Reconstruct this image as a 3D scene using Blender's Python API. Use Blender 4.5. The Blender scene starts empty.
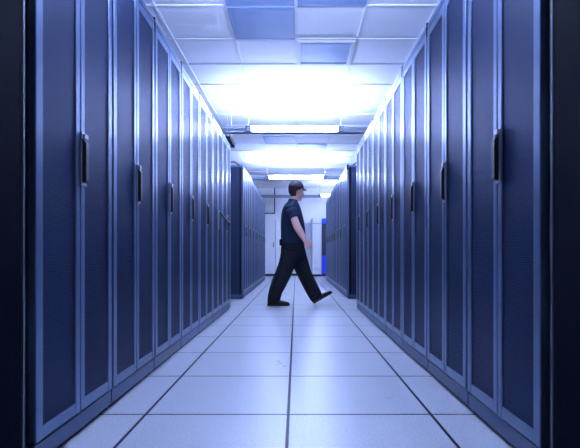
import bpy, bmesh, math, random
from mathutils import Vector, Matrix
random.seed(4)
S = bpy.context.scene
COL = S.collection
PI = math.pi
EYE = 0.686            # camera height
CEIL = 2.826

# ------------------------------------------------------------------ materials
def mat(name, color, rough=0.5, metal=0.0, spec=0.5, noise=None, bump=None, coat=0.0):
    m = bpy.data.materials.new(name); m.use_nodes = True
    nt = m.node_tree; b = nt.nodes['Principled BSDF']
    b.inputs['Base Color'].default_value = (*color, 1)
    b.inputs['Roughness'].default_value = rough
    b.inputs['Metallic'].default_value = metal
    b.inputs['Specular IOR Level'].default_value = spec
    b.inputs['Coat Weight'].default_value = coat
    tc = nt.nodes.new('ShaderNodeTexCoord')
    n = nt.nodes.new('ShaderNodeTexNoise'); nt.links.new(tc.outputs['Object'], n.inputs['Vector'])
    scale, amt = noise if noise else (14.0, 0.06)
    n.inputs['Scale'].default_value = scale; n.inputs['Detail'].default_value = 4
    r = nt.nodes.new('ShaderNodeMapRange')
    r.inputs['To Min'].default_value = 1 - amt; r.inputs['To Max'].default_value = 1 + amt
    nt.links.new(n.outputs['Fac'], r.inputs['Value'])
    mx = nt.nodes.new('ShaderNodeVectorMath'); mx.operation = 'SCALE'
    mx.inputs[0].default_value = color
    nt.links.new(r.outputs['Result'], mx.inputs['Scale'])
    nt.links.new(mx.outputs['Vector'], b.inputs['Base Color'])
    if bump:
        n2 = nt.nodes.new('ShaderNodeTexNoise'); n2.inputs['Scale'].default_value = bump[0]
        nt.links.new(tc.outputs['Object'], n2.inputs['Vector'])
        bp = nt.nodes.new('ShaderNodeBump'); bp.inputs['Strength'].default_value = bump[1]
        bp.inputs['Distance'].default_value = 0.004
        nt.links.new(n2.outputs['Fac'], bp.inputs['Height']); nt.links.new(bp.outputs['Normal'], b.inputs['Normal'])
    return m

def emit(name, color, strength):
    m = bpy.data.materials.new(name); m.use_nodes = True
    nt = m.node_tree; b = nt.nodes['Principled BSDF']
    b.inputs['Base Color'].default_value = (.8, .8, .8, 1)
    b.inputs['Emission Color'].default_value = (*color, 1)
    b.inputs['Emission Strength'].default_value = strength
    return m

def math_node(nt, op, a, b=None, c=None):
    n = nt.nodes.new('ShaderNodeMath'); n.operation = op
    for i, v in enumerate((a, b, c)):
        if v is None: continue
        if isinstance(v, (int, float)): n.inputs[i].default_value = v
        else: nt.links.new(v, n.inputs[i])
    return n.outputs[0]

def mesh_material():
    """perforated steel sheet: staggered round holes, the holes black"""
    m = mat('perforated_steel', (.03, .05, .1), .42, 0.15, .3)
    nt = m.node_tree; b = nt.nodes['Principled BSDF']
    tc = nt.nodes.new('ShaderNodeTexCoord')
    sx = nt.nodes.new('ShaderNodeSeparateXYZ'); nt.links.new(tc.outputs['Object'], sx.inputs[0])
    P = .009
    v = math_node(nt, 'DIVIDE', sx.outputs['Z'], P * .866)
    row = math_node(nt, 'FLOOR', v)
    half = math_node(nt, 'MULTIPLY', math_node(nt, 'MODULO', row, 2.0), .5)
    u = math_node(nt, 'ADD', math_node(nt, 'DIVIDE', sx.outputs['Y'], P), half)
    du = math_node(nt, 'SUBTRACT', math_node(nt, 'FRACT', u), .5)
    dv = math_node(nt, 'SUBTRACT', math_node(nt, 'FRACT', v), .5)
    d2 = math_node(nt, 'ADD', math_node(nt, 'MULTIPLY', du, du), math_node(nt, 'MULTIPLY', dv, dv))
    hole = math_node(nt, 'LESS_THAN', d2, .1)
    mx = nt.nodes.new('ShaderNodeMix'); mx.data_type = 'RGBA'
    mx.inputs[6].default_value = (.010, .021, .058, 1); mx.inputs[7].default_value = (.003, .006, .018, 1)
    nt.links.new(hole, mx.inputs[0]); nt.links.new(mx.outputs[2], b.inputs['Base Color'])
    rg = math_node(nt, 'MULTIPLY_ADD', hole, .3, .44); nt.links.new(rg, b.inputs['Roughness'])
    b.inputs['Specular Tint'].default_value = (.16, .30, .72, 1)
    sp = math_node(nt, 'MULTIPLY_ADD', hole, -.15, .2); nt.links.new(sp, b.inputs['Specular IOR Level'])
    return m

def floor_material():
    m = mat('raised_floor_tiles', (.6, .61, .66), .3, 0, .5)
    nt = m.node_tree; b = nt.nodes['Principled BSDF']
    g = nt.nodes.new('ShaderNodeNewGeometry')
    sx = nt.nodes.new('ShaderNodeSeparateXYZ'); nt.links.new(g.outputs['Position'], sx.inputs[0])
    T = .61
    def seam(sock, off, w):
        f = math_node(nt, 'FRACT', math_node(nt, 'DIVIDE', math_node(nt, 'SUBTRACT', sock, off), T))
        a = math_node(nt, 'ABSOLUTE', math_node(nt, 'SUBTRACT', f, .5))
        return math_node(nt, 'GREATER_THAN', a, .5 - w / 2 / T)
    sm = math_node(nt, 'MAXIMUM', seam(sx.outputs['X'], -.033 - 6.1, .013), seam(sx.outputs['Y'], 1.951 - 12.2, .011))
    n1 = nt.nodes.new('ShaderNodeTexNoise'); n1.inputs['Scale'].default_value = 130; n1.inputs['Detail'].default_value = 3
    nt.links.new(g.outputs['Position'], n1.inputs['Vector'])
    n2 = nt.nodes.new('ShaderNodeTexNoise'); n2.inputs['Scale'].default_value = 3; n2.inputs['Detail'].default_value = 4
    nt.links.new(g.outputs['Position'], n2.inputs['Vector'])
    k = math_node(nt, 'ADD', math_node(nt, 'MULTIPLY', n1.outputs['Fac'], .9), math_node(nt, 'MULTIPLY', n2.outputs['Fac'], .12))
    k = math_node(nt, 'ADD', k, .49)
    vm = nt.nodes.new('ShaderNodeVectorMath'); vm.operation = 'SCALE'; vm.inputs[0].default_value = FLOOR_COL
    nt.links.new(k, vm.inputs['Scale'])
    mx = nt.nodes.new('ShaderNodeMix'); mx.data_type = 'RGBA'
    nt.links.new(sm, mx.inputs[0]); nt.links.new(vm.outputs['Vector'], mx.inputs[6])
    mx.inputs[7].default_value = (.008, .010, .022, 1)
    nt.links.new(mx.outputs[2], b.inputs['Base Color'])
    nt.links.new(math_node(nt, 'MULTIPLY_ADD', sm, -.45, .5), b.inputs['Specular IOR Level'])
    nt.links.new(math_node(nt, 'MULTIPLY_ADD', n2.outputs['Fac'], .12, .24), b.inputs['Roughness'])
    return m
FLOOR_COL = (.49, .505, .53)

TINT = (.44, .56, 1.0)
M = {}
M['frame'] = mat('rack_frame_paint', (.11, .16, .265), .31, .6, .5, noise=(5, .04))
M['side'] = mat('rack_side_paint', (.012, .022, .052), .5, .1, .2)
M['plinth'] = mat('rack_plinth_paint', (.045, .072, .15), .42, .2, .35)
M['mesh'] = mesh_material()
M['gap'] = mat('black_part_and_gap_shade', (.006, .006, .008), .8, 0, .1)  # near-black rack parts; also the painted shade under the plinth
M['handle'] = mat('handle_black', (.008, .008, .011), .4, 0, .4)
M['bracket'] = mat('handle_bracket_steel', (.35, .36, .4), .35, .6, .5)
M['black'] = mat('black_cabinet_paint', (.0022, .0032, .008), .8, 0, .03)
M['edge'] = mat('edge_steel_highlight', (.10, .11, .13), .4, .2, .5)  # pale steel; the door rim's highlight is put into this colour
M['ceil'] = mat('ceiling_tile_white', (.83, .84, .86), .9, 0, .1, noise=(60, .03), bump=(220, .05))
M['grid'] = mat('ceiling_grid_white', (.78, .79, .82), .8, 0, .1)
M['vent'] = mat('vent_blue_grey_metal', (.22, .31, .50), .6, 0, .2, noise=(3, .05))
M['wall'] = mat('white_wall_paint', (.84, .84, .86), .8, 0, .2, bump=(80, .05))
M['white'] = mat('white_cabinet_paint', (.82, .82, .84), .4)
M['whiteb'] = mat('pale_blue_grey_paint', (.50, .55, .66), .5)
M['kick_black'] = mat('black_toe_kick', (.01, .01, .014), .6)  # toe kicks and baseboard are themselves black
M['blue'] = mat('saturated_blue_panel', (.02, .06, .75), .5)
M['darkblue'] = mat('dark_navy_panel', (.01, .014, .05), .45)
M['rail'] = mat('rail_grey_metal', (.26, .29, .36), .5, .1, .4)
M['cap_end'] = mat('lamp_end_cap_grey', (.13, .16, .22), .5)
M['rod'] = mat('hanger_rod_steel', (.5, .52, .56), .4, .5)
M['cable'] = mat('black_cable_jacket', (.008, .008, .01), .5)
M['conduit'] = mat('dark_conduit_paint', (.04, .045, .06), .5)
M['lens_up'] = emit('lamp_top_lens', TINT, 130.0)
M['lens_dn'] = emit('lamp_bottom_lens', TINT, 16.0)
M['far_dn'] = emit('dimmed_far_bottom_lens', TINT, 5.0)  # same lamp type, emission weakened for the far end
M['far_up'] = emit('dimmed_far_top_lens', TINT, 38.0)  # far lamp dimmed to keep the back wall from washing out
M['skin'] = mat('skin', (.78, .43, .37), .5, 0, .4, noise=(30, .08))
M['shirt'] = mat('navy_polo_cotton', (.008, .019, .045), .85, 0, .2, noise=(25, .2), bump=(14, .6))
M['trousers'] = mat('black_trouser_cloth', (.010, .011, .016), .85, 0, .2, noise=(12, .25), bump=(12, .8))
M['shoe'] = mat('black_shoe_leather', (.008, .008, .01), .3)
M['cap'] = mat('dark_cap_cloth', (.022, .018, .030), .6, 0, .4)
M['hair'] = mat('dark_brown_hair', (.018, .011, .010), .6, 0, .4, noise=(90, .4))
M['eye'] = mat('eye_white', (.6, .6, .6), .2)
M['iris'] = mat('eye_brown', (.03, .015, .01), .2)

# ------------------------------------------------------------------ helpers
def link(name, me, m=None, parent=None):
    o = bpy.data.objects.new(name, me); COL.objects.link(o)
    if m is not None:
        for x in (m if isinstance(m, (list, tuple)) else [m]): me.materials.append(x)
    if parent: o.parent = parent
    return o

def empty(name, loc, label, cat, group=None, rz=0):
    o = bpy.data.objects.new(name, None); COL.objects.link(o)
    o.empty_display_size = .1
    o.location = loc; o.rotation_euler = (0, 0, rz)
    o['label'] = label; o['category'] = cat
    if group: o['group'] = group
    return o

def bx(bm, x0, x1, y0, y1, z0, z1, mi=0, bevel=0):
    r = bmesh.ops.create_cube(bm, size=1)
    vs = r['verts']
    for v in vs:
        v.co = Vector(((x0 + x1) / 2 + v.co.x * (x1 - x0), (y0 + y1) / 2 + v.co.y * (y1 - y0), (z0 + z1) / 2 + v.co.z * (z1 - z0)))
    fs = set(f for v in vs for f in v.link_faces)
    for f in fs: f.material_index = mi
    if bevel:
        es = list(set(e for v in vs for e in v.link_edges))
        r2 = bmesh.ops.bevel(bm, geom=es, offset=bevel, segments=2, affect='EDGES', profile=.5)
        for f in r2['faces']: f.material_index = mi
    return vs

def prism(bm, pts, axis, a, b, mi=0):
    """extrude a polygon (list of 2d points) along axis 'x','y' or 'z' from a to b"""
    def mk(p, t):
        return {'x': (t, p[0], p[1]), 'y': (p[0], t, p[1]), 'z': (p[0], p[1], t)}[axis]
    v0 = [bm.verts.new(mk(p, a)) for p in pts]; v1 = [bm.verts.new(mk(p, b)) for p in pts]
    n = len(pts)
    fs = [bm.faces.new(v0), bm.faces.new(v1[::-1])]
    for i in range(n): fs.append(bm.faces.new((v0[i], v1[i], v1[(i + 1) % n], v0[(i + 1) % n])))
    for f in fs: f.material_index = mi
    bmesh.ops.recalc_face_normals(bm, faces=fs)

def loft(bm, secs, seg=20, mi=0, ref=Vector((0, 1, 0)), power=2.0, cap=True):
    """secs: (centre, r_a, r_b[, direction]); r_b lies along ref, r_a across it"""
    rings = []
    n = len(secs)
    for i, s in enumerate(secs):
        c = Vector(s[0])
        if len(s) > 3 and s[3] is not None: t = Vector(s[3]).normalized()
        else:
            a = Vector(secs[max(i - 1, 0)][0]); b = Vector(secs[min(i + 1, n - 1)][0]); t = (b - a).normalized()
        rb = (ref - t * ref.dot(t)).normalized(); ra = rb.cross(t).normalized()
        ring = []
        for k in range(seg):
            th = 2 * PI * k / seg; ct, st = math.cos(th), math.sin(th)
            ex = 2 / power
            x = math.copysign(abs(ct) ** ex, ct) * s[1]; y = math.copysign(abs(st) ** ex, st) * s[2]
            ring.append(bm.verts.new(c + ra * x + rb * y))
        rings.append(ring)
    fs = []
    for i in range(n - 1):
        for k in range(seg):
            fs.append(bm.faces.new((rings[i][k], rings[i][(k + 1) % seg], rings[i + 1][(k + 1) % seg], rings[i + 1][k])))
    if cap:
        fs.append(bm.faces.new(rings[0][::-1])); fs.append(bm.faces.new(rings[-1]))
    for f in fs: f.material_index = mi
    bmesh.ops.recalc_face_normals(bm, faces=fs)
    return rings

def limb(bm, pts, radii, seg=16, ref=Vector((0, 1, 0)), flat=1.0, mi=0):
    """tapered rounded limb along points (Catmull-Rom interpolated), hemispherical ends"""
    P = [Vector(p) for p in pts]; out = []
    n = len(P)
    for i in range(n - 1):
        p0 = P[max(i - 1, 0)]; p1 = P[i]; p2 = P[i + 1]; p3 = P[min(i + 2, n - 1)]
        for k in range(5):
            t = k / 5
            q = .5 * ((2 * p1) + (-p0 + p2) * t + (2 * p0 - 5 * p1 + 4 * p2 - p3) * t * t + (-p0 + 3 * p1 - 3 * p2 + p3) * t ** 3)
            s = t * t * (3 - 2 * t)
            out.append((q, radii[i] * (1 - s) + radii[i + 1] * s))
    out.append((P[-1], radii[-1]))
    d0 = (out[1][0] - out[0][0]).normalized(); d1 = (out[-1][0] - out[-2][0]).normalized()
    secs = []
    for a in (80, 55, 28): secs.append((out[0][0] - d0 * out[0][1] * math.sin(math.radians(a)), out[0][1] * math.cos(math.radians(a)), d0))
    for i, (q, r) in enumerate(out):
        a = out[max(i - 1, 0)][0]; b = out[min(i + 1, len(out) - 1)][0]
        secs.append((q, r, (b - a).normalized()))
    for a in (28, 55, 80): secs.append((out[-1][0] + d1 * out[-1][1] * math.sin(math.radians(a)), out[-1][1] * math.cos(math.radians(a)), d1))
    loft(bm, [(c, r, r * flat, t) for c, r, t in secs], seg, mi, ref)

def ball(bm, c, rx, ry, rz, mi=0, seg=20):
    r = bmesh.ops.create_uvsphere(bm, u_segments=seg, v_segments=seg // 2 + 2, radius=1)
    for v in r['verts']: v.co = Vector((c[0] + v.co.x * rx, c[1] + v.co.y * ry, c[2] + v.co.z * rz))
    for f in set(f for v in r['verts'] for f in v.link_faces): f.material_index = mi

def done(bm, name='mesh', smooth=False):
    me = bpy.data.meshes.new(name); bm.to_mesh(me); bm.free()
    if smooth:
        for p in me.polygons: p.use_smooth = True
    return me

def autosmooth(me, ang=35):
    bm = bmesh.new(); bm.from_mesh(me)
    for f in bm.faces: f.smooth = True
    for e in bm.edges:
        if len(e.link_faces) == 2 and e.calc_face_angle(0) > math.radians(ang): e.smooth = False
    bm.to_mesh(me); bm.free()

def remeshed(bm, voxel, name, smooth_it=4):
    """one continuous closed surface out of overlapping closed volumes"""
    me = bpy.data.meshes.new(name + '_raw'); bm.to_mesh(me); bm.free()
    o = bpy.data.objects.new(name + '_raw', me); COL.objects.link(o)
    r = o.modifiers.new('r', 'REMESH'); r.mode = 'VOXEL'; r.voxel_size = voxel
    s = o.modifiers.new('s', 'SMOOTH'); s.iterations = smooth_it; s.factor = .5
    dg = bpy.context.evaluated_depsgraph_get(); dg.update()
    out = bpy.data.meshes.new_from_object(o.evaluated_get(dg)); out.name = name
    bpy.data.objects.remove(o); bpy.data.meshes.remove(me)
    for p in out.polygons: p.use_smooth = True
    return out

def cyl(bm, c0, c1, r, seg=12, mi=0):
    d = (Vector(c1) - Vector(c0)).normalized()
    ref = Vector((0, 1, 0)) if abs(d.y) < .9 else Vector((1, 0, 0))
    loft(bm, [(c0, r, r, d), (c1, r, r, d)], seg, mi, ref)

def struct(o): o['kind'] = 'structure'; return o

# ------------------------------------------------------------------ the room
XW, Y0, Y1 = 2.7, -2.6, 14.75
def slab(name, x0, x1, y0, y1, z0, z1, m):
    bm = bmesh.new(); bx(bm, x0, x1, y0, y1, z0, z1); return struct(link(name, done(bm, name), m))
slab('floor', -XW - .1, XW + .1, Y0 - .1, Y1 + .1, -.1, 0, floor_material())
slab('ceiling', -XW - .1, XW + .1, Y0 - .1, Y1 + .1, CEIL, CEIL + .1, M['ceil'])
slab('wall_left', -XW - .1, -XW, Y0 - .1, Y1 + .1, 0, CEIL, M['wall'])
slab('wall_right', XW, XW + .1, Y0 - .1, Y1 + .1, 0, CEIL, M['wall'])
slab('wall_back', -XW, XW, Y1, Y1 + .1, 0, CEIL, M['wall'])
slab('wall_front', -XW, XW, Y0 - .1, Y0, 0, CEIL, M['wall'])
slab('baseboard_back', -XW, XW, Y1 - .012, Y1, 0, .09, M['kick_black'])
# suspended ceiling grid
bm = bmesh.new()
T = .61; GY0 = 3.92
k = -4
while k * T <= XW:
    if k * T >= -XW: bx(bm, k * T - .012, k * T + .012, Y0, Y1, CEIL - .008, CEIL)
    k += 1
y = GY0 - 11 * T
while y < Y1:
    if y > Y0: bx(bm, -XW, XW, y - .012, y + .012, CEIL - .0095, CEIL)
    y += T
struct(link('trim_1', done(bm, 'ceiling_grid'), M['grid']))

# grey vent panels set in the grid
def vent(ix, iy, framed, label):
    x0 = ix * T; y0 = GY0 + iy * T
    t = empty('ceiling_vent', (x0 + T / 2, y0 + T / 2, CEIL - .012), label, 'ceiling vent', 'grey vent panels in the ceiling')
    h = T / 2 - .014
    bm = bmesh.new(); fw = .036 if framed else .008
    zb = -.012
    for a in ((-h, h, -h, -h + fw), (-h, h, h - fw, h), (-h, -h + fw, -h + fw, h - fw), (h - fw, h, -h + fw, h - fw)):
        bx(bm, a[0], a[1], a[2], a[3], zb if framed else -.004, .0105)
    link('vent_frame', done(bm), M['grid'] if framed else M['vent'], t)
    bm = bmesh.new()
    q = h - fw
    bx(bm, -q, q, -q, q, -.001, .010)
    bx(bm, -q + .03, q - .03, -q + .03, q - .03, -.004, -.001, 0, .001)   # shallow pressed field
    link('vent_face', done(bm), M['vent'], t)
vent(-1, -1, False, 'grey flush ceiling vent, left one of two cut by the photo top edge')
vent(0, -1, False, 'grey flush ceiling vent, right one of two cut by the photo top edge')
vent(-1, 0, False, 'large grey flush ceiling vent panel left of centre, second panel row from the top')
vent(0, 1, True, 'grey ceiling vent with wide white frame, right of centre before the bright glow')
vent(-1, 7, False, 'small looking grey ceiling vent left of centre, just beyond the nearer pendant lamp')
vent(0, 8, False, 'far grey ceiling vent right of centre, between the two pendant lamps above the walking person')

# ------------------------------------------------------------------ racks
W = .61
def frame_ring(bm, y0, y1, z0, z1, sl, sr, rb, rt, xb, xf, mi=0, bev=.003):
    bx(bm, xb, xf, y0, y0 + sl, z0, z1, mi, bev)
    bx(bm, xb, xf, y1 - sr, y1, z0, z1, mi, bev)
    bx(bm, xb, xf - .001, y0 + sl - .002, y1 - sr + .002, z0, z0 + rb, mi, bev)
    bx(bm, xb, xf - .001, y0 + sl - .002, y1 - sr + .002, z1 - rt, z1, mi, bev)

def make_rack(H):
    """front faces +x, width along y; returns the root (Empty) with its parts"""
    D = 1.06
    t = bpy.data.objects.new('server_rack', None); COL.objects.link(t); t.empty_display_size = .1
    # body box
    bm = bmesh.new(); bx(bm, -D + .01, -.034, -.296, .296, .07, H - .03)
    link('cabinet_body', done(bm), M['gap'], t)
    # side panels: flat sheet in a raised rim, with a small lock
    for s in (-1, 1):
        bm = bmesh.new()
        ya, yb = sorted((s * .2965, s * .300)); yc, yd = sorted((s * .2965, s * .3035))
        bx(bm, -D + .03, -.065, ya, yb, .11, H - .07)
        bx(bm, -D, -D + .03, yc, yd, .07, H - .03); bx(bm, -.065, -.036, yc, yd, .07, H - .03, 1)
        bx(bm, -D + .03, -.065, yc, yd, .07, .11); bx(bm, -D + .03, -.065, yc, yd, H - .07, H - .03)
        cyl(bm, (-.42, s * .2995, H - .12), (-.42, s * .3042, H - .12), .014, 14, 1)
        link('side_panel', done(bm), [M['side'], M['gap']], t)
    # plinth; the dark strip below stands in for the floor gap's shadow
    bm = bmesh.new()
    bx(bm, -D + .02, -.006, -.301, .301, .018, .080, 0, .002)
    bx(bm, -D + .04, -.022, -.29, .29, 0, .018, 1)
    link('plinth', done(bm), [M['plinth'], M['gap']], t)
    # top cap
    bm = bmesh.new(); bx(bm, -D, -.002, -.302, .302, H - .03, H, 0, .003)
    link('top_cap', done(bm), M['frame'], t)
    # door leaves
    for s in (-1, 1):
        y0, y1 = (-.2965, -.003) if s < 0 else (.003, .2965)
        bm = bmesh.new()
        frame_ring(bm, y0, y1, .088, H - .036, .040 if s < 0 else .033, .033 if s < 0 else .040, .042, .047, -.030, 0)
        d = link('door', done(bm), M['frame'], t)
        bm = bmesh.new()
        # gently ribbed perforated sheet
        q0, q1 = y0 + .032, y1 - .032
        bx(bm, -.011, -.005, q0, q1, .122, H - .075)
        link('mesh_panel', done(bm), M['mesh'], d)
    # baying bracket at the top corner
    bm = bmesh.new()
    bx(bm, -.020, .002, .2985, .3045, H - .07, H + .012, 0, .0015)
    link('joining_bracket', done(bm), M['gap'], t)
    # swing handle on the far leaf's inner stile
    hz = 1.045
    bm = bmesh.new()
    bx(bm, 0, .006, -.003, .040, hz - .100, hz + .104, 0, .002)
    bx(bm, .005, .015, .004, .034, hz + .080, hz + .098, 0, .002)
    h = link('handle', done(bm), M['bracket'], t)
    bm = bmesh.new()
    prism(bm, [(.0, .080), (.008, .080), (.021, .062), (.022, .04), (.021, -.080), (.014, -.088), (.0, -.088)], 'y', .000, .024)
    lv = link('handle_lever', done(bm), M['handle'], h)
    lv.location = (0, 0, hz)
    return t

def make_black_cabinet(H):
    D = 1.06
    t = bpy.data.objects.new('black_cabinet', None); COL.objects.link(t); t.empty_display_size = .1
    bm = bmesh.new(); bx(bm, -D, -.034, -.300, .300, .07, H - .03, 0, .003)
    link('cabinet_body', done(bm), M['black'], t)
    bm = bmesh.new(); bx(bm, -D + .02, -.006, -.299, .299, 0, .080, 0, .002)
    link('plinth', done(bm), M['black'], t)
    bm = bmesh.new(); bx(bm, -D, -.002, -.301, .301, H - .03, H, 0, .003)
    link('top_cap', done(bm), M['black'], t)
    bm = bmesh.new()
    bx(bm, -.030, 0, -.285, .245, .088, H - .036, 0, .003)
    d = link('door', done(bm), M['black'], t)
    bm = bmesh.new(); bx(bm, -.006, .002, .246, .256, .088, H - .036, 0, .001)  # lighter strip standing in for the highlight along the door rim
    link('edge_strip', done(bm), M['edge'], d)
    bm = bmesh.new(); bx(bm, 0, .02, -.25, -.23, .95, 1.12, 0, .003)
    link('handle', done(bm), M['handle'], d)
    return t

def copy_tree(o, parent=None):
    c = o.copy(); COL.objects.link(c); c.parent = parent
    for ch in [x for x in bpy.data.objects if x.parent == o]: copy_tree(ch, c)
    return c

ORD = ['nearest', 'second', 'third', 'fourth', 'fifth', 'sixth', 'seventh', 'eighth']
def row(side, lat, ystart, n, H, rowname, where, group):
    proto = make_rack(H)
    for i in range(n):
        o = proto if i == 0 else copy_tree(proto)
        o.location = (side * lat, ystart + (i + .5) * W, 0)
        o.rotation_euler = (0, 0, 0 if side < 0 else PI)
        extra = ', handle swung open' if (side < 0 and n == 7 and i == 5) else ''
        pos = 'farthest one' if i == n - 1 else (ORD[i] + ' one' if i == 0 else ORD[i] + ' from the camera')
        o['label'] = f'dark blue server rack in {rowname}, {pos}{extra}'
        o['category'] = 'server rack'; o['group'] = group
        if extra:
            h = [c for c in o.children if c.name.startswith('handle')][0]
            l = h.children[0]
            l.data = l.data.copy()
            for v in l.data.vertices:           # pivot the lever outwards about its top
                p = v.co - Vector((.008, 0, .08)); a = math.radians(40)
                q = Vector((p.x * math.cos(a) - p.z * math.sin(a), p.y, p.x * math.sin(a) + p.z * math.cos(a)))
                v.co = q + Vector((.012, 0, .08))
            l['label'] = 'black handle lever swung outwards'
row(-1, .817, 1.425, 7, 2.046, 'the left front row', 'left', 'server racks of the left front row')
row(1, .749, 1.392, 7, 2.000, 'the right front row', 'right', 'server racks of the right front row')
row(-1, .800, 6.95, 8, 2.042, 'the left back row', 'left', 'server racks of the left back row')
row(1, .777, 6.95, 8, 2.042, 'the right back row', 'right', 'server racks of the right back row')
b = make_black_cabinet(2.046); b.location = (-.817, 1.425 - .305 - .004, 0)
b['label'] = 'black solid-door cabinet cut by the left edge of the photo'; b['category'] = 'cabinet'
b['group'] = 'black cabinets nearest the camera'
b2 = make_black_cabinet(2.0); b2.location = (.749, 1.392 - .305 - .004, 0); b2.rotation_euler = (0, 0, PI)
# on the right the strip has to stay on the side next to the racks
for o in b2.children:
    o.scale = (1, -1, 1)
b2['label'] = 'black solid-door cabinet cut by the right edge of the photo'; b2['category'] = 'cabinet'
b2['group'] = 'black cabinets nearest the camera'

# ------------------------------------------------------------------ pendant lamps
def lamp(y, cx, L, label, x0=-1.75, x1=1.75, lens=('lens_dn', 'lens_up')):
    z = EYE + 1.70
    t = empty('pendant_lamp', (0, y, z), label, 'ceiling lamp', 'fluorescent pendant lamps')
    bm = bmesh.new()
    bx(bm, x0, x1, -.036, .036, -.002, .034, 0, .003)
    bx(bm, x0, x1, -.040, .040, -.044, -.030, 0, .002)
    bx(bm, x0, cx - L / 2 - .08, -.030, .030, -.031, .0, 0); bx(bm, cx + L / 2 + .08, x1, -.030, .030, -.031, 0, 0)
    link('rail', done(bm), M['rail'], t)
    bm = bmesh.new(); bx(bm, cx - L / 2, cx + L / 2, -.050, .050, -.024, .016, 0, .006)
    link('lamp_lens', done(bm), M[lens[0]], t)
    bm = bmesh.new(); bx(bm, cx - L / 2, cx + L / 2, -.045, .045, .0345, .040)
    link('top_lens', done(bm), M[lens[1]], t)
    for s in (-1, 1):
        bm = bmesh.new(); a, c = sorted((cx + s * L / 2, cx + s * (L / 2 + .08)))
        bx(bm, a, c, -.056, .056, -.032, .050, 0, .004); link('end_cap', done(bm), M['cap_end'], t)
        bm = bmesh.new(); xr = cx + s * (L / 2 + .04)
        cyl(bm, (xr, 0, .048), (xr, 0, CEIL - z - .0005), .0035); link('hanger_rod', done(bm), M['rod'], t)
    for xr in (x0 + .1, x1 - .1):
        bm = bmesh.new(); cyl(bm, (xr, 0, .034), (xr, 0, CEIL - z - .0005), .005); link('hanger_rod', done(bm), M['rod'], t)
    return t
lamp(2.55, 0, 1.2, 'fluorescent pendant lamp above the foreground aisle, out of frame overhead')
lamp(6.26, -.018, 1.18, 'lit fluorescent pendant lamp on a grey rail, the nearer and larger one')
lamp(10.17, 0, 1.2, 'lit fluorescent pendant lamp on a grey rail, directly above the head of the walking person')
lamp(13.40, 1.34, 1.2, 'farthest fluorescent pendant lamp near the back wall, mostly hidden behind the right row', lens=('far_dn', 'far_up'))

# black cable tray hanging over the cross aisle at left
t = empty('cable_tray', (-.90, 6.26, EYE + 1.55), 'short black cable tray hanging above the far end of the left front row', 'cable tray')
bm = bmesh.new(); bx(bm, -.03, .03, -.26, .26, -.03, .0, 0, .002); bx(bm, -.03, -.024, -.26, .26, 0, .03); bx(bm, .024, .03, -.26, .26, 0, .03)
link('tray', done(bm), M['cable'], t)
for s in (-.2, .2):
    bm = bmesh.new(); cyl(bm, (-.015, s, -.002), (-.015, s, CEIL - EYE - 1.565 - .0005), .003); link('hanger_rod', done(bm), M['rod'], t)
# cables looping off the tops of the back rows
def cable(pts, label):
    bm = bmesh.new(); limb(bm, pts, [.011] * len(pts), 10)
    o = link('cable', done(bm, smooth=True), M['cable'])
    o['label'] = label; o['category'] = 'cable'; o['group'] = 'cables on the back rows'
zt = 2.042
cable([(-.84, 7.25, zt + .011), (-.87, 7.12, zt + .02), (-.92, 7.05, zt + .05), (-.98, 7.08, zt + .075), (-1.08, 7.2, zt + .07), (-1.18, 7.35, zt + .011)],
      'black cable looping over the top of the left back row')
cable([(.85, 7.20, zt + .011), (.88, 7.10, zt + .02), (.92, 7.04, zt + .045), (.96, 7.04, zt + .068), (1.04, 7.1, zt + .07), (1.16, 7.35, zt + .011)],
      'black cable looping over the top of the right back row')

# ------------------------------------------------------------------ back wall equipment
def X(px, d): return (px - 296) * d / 456
def Z(py, d): return EYE + (254 - py) * d / 456
def cabinet(px0, px1, d, pytop, name, label, body, depth=.55, rounded=0.0, x1=None):
    x0, x1_ = X(px0, d), X(px1, d) if x1 is None else x1
    h = Z(pytop, d)
    dep = Y1 - .02 - d
    w = x1_ - x0
    t = empty(name, ((x0 + x1_) / 2, d, 0), label, 'cabinet')
    bm = bmesh.new()
    if rounded:
        pts = []
        for cx, s0 in ((w / 2 - rounded, 270), (-(w / 2 - rounded), 180)):
            for k in range(9):
                a = math.radians(s0 + (90 - k * 11.25 if s0 == 270 else 90 - k * 11.25))
                pts.append((cx + rounded * math.cos(a), rounded + rounded * math.sin(a)))
        pts = pts + [(-w / 2, dep), (w / 2, dep)]
        prism(bm, pts, 'z', .07, h)
    else:
        bx(bm, -w / 2, w / 2, 0, dep, .07, h, 0, .008)
    link('cabinet_body', done(bm), body, t)
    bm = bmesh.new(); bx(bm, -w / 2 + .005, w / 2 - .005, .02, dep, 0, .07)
    link('toe_kick', done(bm), M['kick_black'], t)
    return t, w, h, dep
t, w, h, dep = cabinet(255, 275.3, 14.15, 219, 'white_cabinet', 'tall white cabinet against the back wall beside the left back row', M['white'])
bm = bmesh.new(); bx(bm, -w / 2 + .02, w / 2 - .02, -.014, 0, .10, h - .04, 0, .004); dr = link('door', done(bm), M['white'], t)
bm = bmesh.new(); bx(bm, w / 2 - .07, w / 2 - .05, -.035, -.014, .9, 1.05, 0, .003); link('door_handle', done(bm), M['handle'], dr)
t, w, h, dep = cabinet(276, 311, 14.40, 222, 'wide_white_cabinet', 'wide pale cabinet at the back wall behind the walking person', M['white'])
for i in range(3):
    a = -w / 2 + .01 + i * (w - .02) / 3; c = a + (w - .02) / 3 - .012
    bm = bmesh.new(); bx(bm, a, c, -.014, 0, .10, h - .03, 0, .004)
    dr = link('door', done(bm), M['whiteb'] if i == 2 else M['white'], t)
    bm = bmesh.new(); bx(bm, c - .05, c - .035, -.03, -.014, .85, 1.0, 0, .003); link('door_handle', done(bm), M['rod'], dr)
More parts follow.
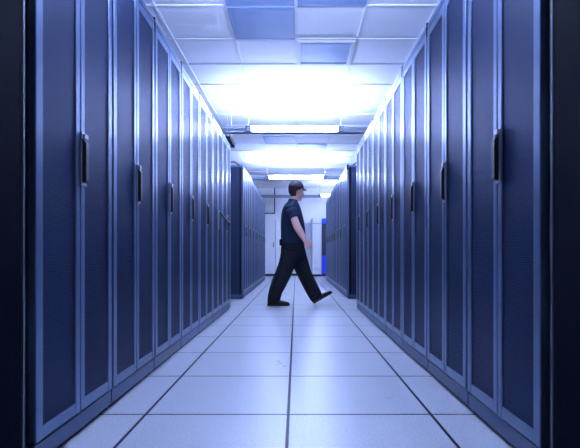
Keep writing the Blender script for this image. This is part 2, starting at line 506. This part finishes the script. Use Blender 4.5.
t, w, h, dep = cabinet(311.8, 321.7, 13.85, 218.2, 'cooling_unit', 'tall white rounded cooling unit at the back wall right of the walking person', M['white'], rounded=.055)
bm = bmesh.new(); bx(bm, -w / 2 + .03, w / 2 - .03, -.004, .02, h - .17, h - .155); link('seam_strip', done(bm), M['rail'], t)
bm = bmesh.new()
for k in range(4): bx(bm, -w / 2 + .05, w / 2 - .05, -.004, .02, .17 + k * .03, .18 + k * .03)
link('lower_grille', done(bm), M['whiteb'], t)
t, w, h, dep = cabinet(322, 333, 13.95, 218.5, 'blue_cabinet', 'dark cabinet with bright blue panels beside the right back row', M['darkblue'])
bm = bmesh.new(); bx(bm, -w / 2, w / 2, -.015, 0, h - .16, h, 0, .003); link('header_panel', done(bm), M['blue'], t)
bm = bmesh.new(); bx(bm, -w / 2, w / 2, -.015, 0, .075, Z(255.5, 13.95), 0, .003); link('lower_panel', done(bm), M['blue'], t)
# conduit on the back wall
bm = bmesh.new()
yc = Y1 - .025
zb = Z(213.5, yc)
bx(bm, X(274.0, yc), X(275.1, yc), yc - .015, yc + .024, zb, CEIL - .009, 0, .004)
bx(bm, X(262, yc), X(275.1, yc), yc - .013, yc + .022, zb - .01, zb + .022, 0, .004)
o = link('conduit', done(bm), M['conduit']); o['label'] = 'dark bent conduit running down the white back wall from the ceiling'; o['category'] = 'conduit'

# ------------------------------------------------------------------ the walking person
PY = 6.13
person = empty('person', (0, PY, 0), 'person in dark cap, navy polo shirt and black trousers striding across the aisle', 'person')
def V(px, py, y=0.0): return Vector(((px - 296) * PY / 456, y, EYE + (254 - py) * PY / 456))
# --- torso sections: back px, front px, row, half width
TOR = [(288.4, 296.8, 201.6, .065), (285.8, 298.6, 203.6, .110), (283.6, 300.0, 207, .168), (282.2, 301.2, 211, .188), (281.3, 302.6, 216, .186),
       (281.0, 303.9, 222, .176), (281.0, 304.9, 229, .170), (281.2, 305.2, 235, .170), (281.2, 304.9, 240, .172), (281.0, 304.2, 244, .172)]
def torso(bm, grow, secs, power=2.3):
    loft(bm, [(V((a + b) / 2, r), (b - a) / 2 * PY / 456 + grow, hw + grow, (0, 0, -1)) for a, b, r, hw in secs], 32, 0, power=power)
sh_n, el_n, wr_n = V(290.6, 209.5, -.185), V(297.0, 227.5, -.245), V(304.8, 241.3, -.225)
sh_f, el_f, wr_f = V(290.6, 209.5, .185), V(285.5, 228, .225), V(290.5, 243, .205)

def hand(bm, wrist, a, p, t):
    """a: forearm direction, p: palm normal, t: thumb side"""
    a = a.normalized(); t = (t - a * t.dot(a)).normalized(); p = (p - a * p.dot(a) - t * p.dot(t)).normalized()
    pal = [(wrist, .027, .020), (wrist + a * .03, .035, .0165), (wrist + a * .065, .041, .0155), (wrist + a * .088, .040, .0135)]
    loft(bm, [(c, rt, rp, a) for c, rt, rp in pal], 16, 0, ref=p, power=2.6)
    base = wrist + a * .083
    for off, l, r in ((.030, .074, .0092), (.010, .082, .0095), (-.010, .076, .0091), (-.029, .060, .0082)):
        q = base + t * off; pts = [q - a * .02, q + a * .004]; ang = 0
        for frac, bend in ((.45, 38), (.31, 55), (.24, 32)):
            ang += bend
            d = a * math.cos(math.radians(ang)) + p * math.sin(math.radians(ang))
            pts.append(pts[-1] + d * l * frac)
        limb(bm, pts, [r * 1.0, r, r * .96, r * .88, r * .74], 10)
    q = wrist + a * .022 + t * .024 + p * .006
    limb(bm, [q, q + a * .026 + t * .018 + p * .010, q + a * .056 + t * .020 + p * .024, q + a * .074 + t * .006 + p * .032],
         [.016, .0125, .0105, .0085], 10)

HC = Vector((.002, .0, 1.527)); HA = math.radians(30)
HM = Matrix.Translation(HC) @ Matrix.Rotation(HA, 4, 'Z') @ Matrix.Rotation(math.radians(3), 4, 'Y') @ Matrix.Scale(1.05, 4)
def head_part(build):
    """build in head space, place on the neck"""
    b = bmesh.new(); build(b); b.transform(HM); return b
def merge(dst, src):
    me = bpy.data.meshes.new('tmp'); src.to_mesh(me); src.free(); dst.from_mesh(me); bpy.data.meshes.remove(me)

body = bmesh.new()
torso(body, -.024, TOR[1:] + [(285, 301, 248, .130)])
limb(body, [V(291.5, 207, 0), V(293.4, 202.5, 0), V(295.2, 197, 0)], [.066, .060, .056], 20)
for sh, el, wr, s in ((sh_n, el_n, wr_n, -1), (sh_f, el_f, wr_f, 1)):
    mid = (sh * .5 + el * .5); mf = el * .62 + wr * .38
    limb(body, [sh + (el - sh) * .14 + Vector((0, -s * .045, 0)), mid, el, mf, wr], [.034, .046, .049, .047, .029], 18)
    hand(body, wr, (wr - el) + Vector((.02, 0, 0)), Vector((-.25, -s * 1.0, 0)), Vector((1, 0, .3)))
# legs of the body inside the trousers
hip_n, kn_n, an_n = V(291.6, 246, -.085), V(281.5, 276, -.085), V(273.2, 299, -.08)
hip_f, kn_f, an_f = V(294.8, 246, .085), V(305.0, 272, .08), V(315.6, 296.5, .075)
for hp, kn, an in ((hip_n, kn_n, an_n), (hip_f, kn_f, an_f)):
    limb(body, [hp, hp * .5 + kn * .5, kn, kn * .6 + an * .4, an], [.062, .066, .052, .050, .036], 16)
def headb(b):
    ball(b, (-.004, 0, .032), .094, .076, .100, seg=32)
    ball(b, (.034, 0, -.034), .058, .060, .080, seg=28)
    ball(b, (.056, 0, -.088), .032, .036, .026)
    ball(b, (.020, 0, -.070), .062, .055, .036)
    limb(b, [(.086, 0, .018), (.098, 0, -.008), (.104, 0, -.022)], [.008, .011, .014], 12)
    ball(b, (.092, -.012, -.026), .010, .008, .008); ball(b, (.092, .012, -.026), .010, .008, .008)
    ball(b, (.084, 0, .026), .012, .040, .010)
    ball(b, (.086, 0, -.052), .009, .024, .0055); ball(b, (.085, 0, -.062), .009, .021, .006)
    for s in (-1, 1):
        ball(b, (.066, s * .036, -.022), .020, .020, .018)
        ball(b, (-.004, s * .077, -.004), .018, .008, .026); ball(b, (0, s * .076, -.026), .011, .008, .012)
merge(body, head_part(headb))
link('body', remeshed(body, .0042, 'person_body', 3), M['skin'], person)

for s in (-1, 1):
    def eb(b, s=s):
        ball(b, (.079, s * .031, .006), .0115, .0125, .0095, 0, 16); ball(b, (.0885, s * .031, .006), .003, .0052, .0052, 1, 12)
    link('eye', done(head_part(eb), smooth=True), [M['eye'], M['iris']], person)
def hairb(b):
    ball(b, (-.010, 0, .022), .097, .082, .106, seg=40)
    kill = [v for v in b.verts if (v.co.x > .022) or (v.co.z < -.035 and v.co.x > -.02) or v.co.z < -.078
            or (v.co.x > -.024 and v.co.z < -.004)]
    bmesh.ops.delete(b, geom=kill, context='VERTS')
    g = bmesh.ops.solidify(b, geom=b.faces[:], thickness=.008)
link('hair', done(head_part(hairb), smooth=True), M['hair'], person)
def capb(b):
    secs = []
    for k in range(11):
        a = math.radians(k * 8.7)
        secs.append(((-.004 + 0 * k, 0, .038 + .108 * math.sin(a)), .104 * math.cos(a) ** .9, .088 * math.cos(a) ** .9, (0, 0, 1)))
    loft(b, secs, 36, 0)
    ball(b, (-.004, 0, .147), .007, .007, .004, 0, 12)
cap = link('cap', done(head_part(capb), smooth=True), M['cap'], person)
def brimb(b):
    n = 14; top = []; 
    for i in range(n + 1):
        a = math.radians(-62 + 124 * i / n)
        inn = (-.004 + .100 * math.cos(a), .085 * math.sin(a), .044 - .012 * abs(math.sin(a)))
        f = math.cos(a * 90 / 62)
        out = (inn[0] + .062 * max(f, 0) ** .7, inn[1] * 1.0, .044 - .006 * f - .016 * abs(math.sin(a)))
        mid = ((inn[0] + out[0]) / 2, inn[1], (inn[2] + out[2]) / 2 + .003)
        top.append([inn, mid, out])
    vt = [[b.verts.new(p) for p in r] for r in top]; vb = [[b.verts.new((p[0], p[1], p[2] - .004)) for p in r] for r in top]
    for i in range(n):
        for j in range(2):
            b.faces.new((vt[i][j], vt[i][j + 1], vt[i + 1][j + 1], vt[i + 1][j])); b.faces.new((vb[i][j], vb[i + 1][j], vb[i + 1][j + 1], vb[i][j + 1]))
        b.faces.new((vt[i][2], vb[i][2], vb[i + 1][2], vt[i + 1][2])); b.faces.new((vt[i][0], vt[i + 1][0], vb[i + 1][0], vb[i][0]))
    b.faces.new((vt[0][0], vb[0][0], vb[0][1], vb[0][2], vt[0][2], vt[0][1])); b.faces.new((vt[n][0], vt[n][1], vt[n][2], vb[n][2], vb[n][1], vb[n][0]))
    bmesh.ops.recalc_face_normals(b, faces=b.faces[:])
link('cap_brim', done(head_part(brimb), smooth=True), M['cap'], cap)

# polo shirt
sb = bmesh.new()
torso(sb, .004, TOR, 2.25)
for sh, el, s in ((sh_n, el_n, -1), (sh_f, el_f, 1)):
    d = el - sh; e = sh + d * .55
    c0 = sh - d * .02 + Vector((0, -s * .05, .01))
    loft(sb, [(sh + d * .04 + Vector((0, -s * .03, 0)), .066, .050, d), (sh + d * .12, .072, .058, d), (sh + d * .28, .072, .062, d), (sh + d * .45, .070, .064, d), (e, .069, .066, d)], 24)
    ball(sb, sh + Vector((0, -s * .045, .004)), .074, .082, .056)
    limb(sb, [Vector((-.02, s * .05, sh.z + .075)), Vector((-.045, s * .11, sh.z + .048)), sh + Vector((0, -s * .01, -.005))], [.045, .052, .056], 16)
shirt = link('polo_shirt', remeshed(sb, .007, 'polo_shirt', 14), M['shirt'], person)
cb = bmesh.new()
r0 = V(292.6, 203.4, 0); r1 = V(293.6, 199.4, 0)
ro = loft(cb, [(r0, .070, .080, (.15, 0, 1)), (r1, .064, .066, (.2, 0, 1))], 28, cap=False)
bmesh.ops.solidify(cb, geom=cb.faces[:], thickness=.006)
link('collar', done(cb, smooth=True), M['shirt'], shirt)

# trousers
tb = bmesh.new()
PEL = [(282.0, 303.6, 241, .150), (281.2, 304.4, 245, .168), (280.8, 304.6, 250, .172), (281.4, 304.2, 256, .165), (284, 302.5, 261, .12)]
loft(tb, [(V((a + b) / 2, r), (b - a) / 2 * PY / 456, hw, (0, 0, -1)) for a, b, r, hw in PEL], 28, power=2.3)
def leg(secs, y):
    L = []
    for (x0, y0, x1, y1, hw) in secs:
        a = V(x0, y0, y); b = V(x1, y1, y)
        d = (b - a); n = Vector((d.z, 0, -d.x)).normalized()
        if n.z > 0: n = -n
        L.append(((a + b) / 2, d.length / 2, hw, n))
    loft(tb, L, 24, power=2.2)
# back px,row -> front px,row of each cut across the leg
leg([(281.2, 249, 302.5, 252, .096), (280.3, 257, 298.5, 261, .098), (278.5, 264, 293.8, 269, .094), (275.4, 272, 290.5, 277, .086), (271.8, 281, 286.0, 286, .080),
     (269.4, 289, 282.4, 292.5, .074), (268.0, 296, 280.8, 297.5, .072), (267.6, 301.5, 280.4, 301.0, .074)], -.085)
leg([(286.0, 254, 304.9, 247, .096), (289.5, 261, 307.0, 256, .096), (293.4, 268, 309.2, 264.0, .090), (296.8, 275, 311.6, 271.5, .083), (301.0, 283.5, 315.2, 279.5, .078),
     (305.4, 292, 318.8, 286.5, .074), (309.8, 299.5, 321.6, 292.2, .072), (312.4, 303.0, 322.8, 295.6, .074)], .085)
link('trousers', remeshed(tb, .0065, 'trousers', 5), M['trousers'], person)
# belt and pouch
pb = bmesh.new(); pc = V(281.2, 242, -.07)
bx(pb, pc.x - .022, pc.x + .022, pc.y - .03, pc.y + .03, pc.z - .05, pc.z + .035, 0, .012)
link('belt_pouch', done(pb), M['trousers'], person)

# shoes
def shoe(heel, fwd, up, y):
    """heel: point under the heel on the sole"""
    fwd = fwd.normalized(); up = (up - fwd * up.dot(fwd)).normalized()
    b = bmesh.new()
    prof = [(.004, .030, .050, .030), (.03, .040, .085, .036), (.075, .040, .095, .037), (.12, .036, .078, .038), (.16, .032, .060, .045), (.21, .027, .050, .049),
            (.255, .022, .040, .044), (.283, .015, .028, .028), (.292, .010, .02, .014)]
    rings = []
    for (s, _, h, hw) in prof:
        c = heel + fwd * s + up * (.016 + h / 2)
        rings.append((c, h / 2, hw, fwd))
    loft(b, rings, 20, 0, power=2.4)
    # sole
    ys = [(0.0, .026), (.02, .036), (.08, .036), (.14, .040), (.20, .049), (.25, .046), (.285, .028), (.296, .012)]
    lo, hi = [], []
    outline = [(s, w) for s, w in ys] + [(s, -w) for s, w in ys[::-1]]
    for s, w in outline:
        p = heel + fwd * s + Vector((0, w, 0))
        lo.append(b.verts.new(p)); hi.append(b.verts.new(p + up * .022))
    fs = [b.faces.new(lo[::-1]), b.faces.new(hi)]
    for i in range(len(lo)): fs.append(b.faces.new((lo[i], lo[(i + 1) % len(lo)], hi[(i + 1) % len(lo)], hi[i])))
    bmesh.ops.recalc_face_normals(b, faces=fs)
    me = done(b); autosmooth(me, 40)
    return link('shoe', me, M['shoe'], person)
shoe(Vector((V(267.8, 300).x, -.085, .002)), Vector((1, 0, 0)), Vector((0, 0, 1)), -.085)
hp = V(313.9, 304.4, .085); hp.z = max(hp.z, .002)
shoe(hp, V(331.5, 294.2) - V(313.9, 304.4), Vector((0, 0, 1)), .085)

# ------------------------------------------------------------------ world, camera
w = bpy.data.worlds.new('world'); S.world = w; w.use_nodes = True
w.node_tree.nodes['Background'].inputs[0].default_value = (.02, .03, .06, 1)
w.node_tree.nodes['Background'].inputs[1].default_value = .3
cd = bpy.data.cameras.new('camera'); cam = bpy.data.objects.new('camera', cd); COL.objects.link(cam)
cam.location = (0, 0, EYE); cam.rotation_euler = (PI / 2, 0, 0)
cd.sensor_width = 36; cd.lens = 456 / 580 * 36
cd.shift_x = -6 / 580; cd.shift_y = 30 / 580
cd.clip_start = .05
cd.dof.use_dof = True; cd.dof.focus_distance = 6.1; cd.dof.aperture_fstop = 5.0
S.camera = cam
S.view_settings.view_transform = 'Standard'; S.view_settings.look = 'None'
S.view_settings.gamma = 1; S.view_settings.use_curve_mapping = False
S.view_settings.exposure = 1.83
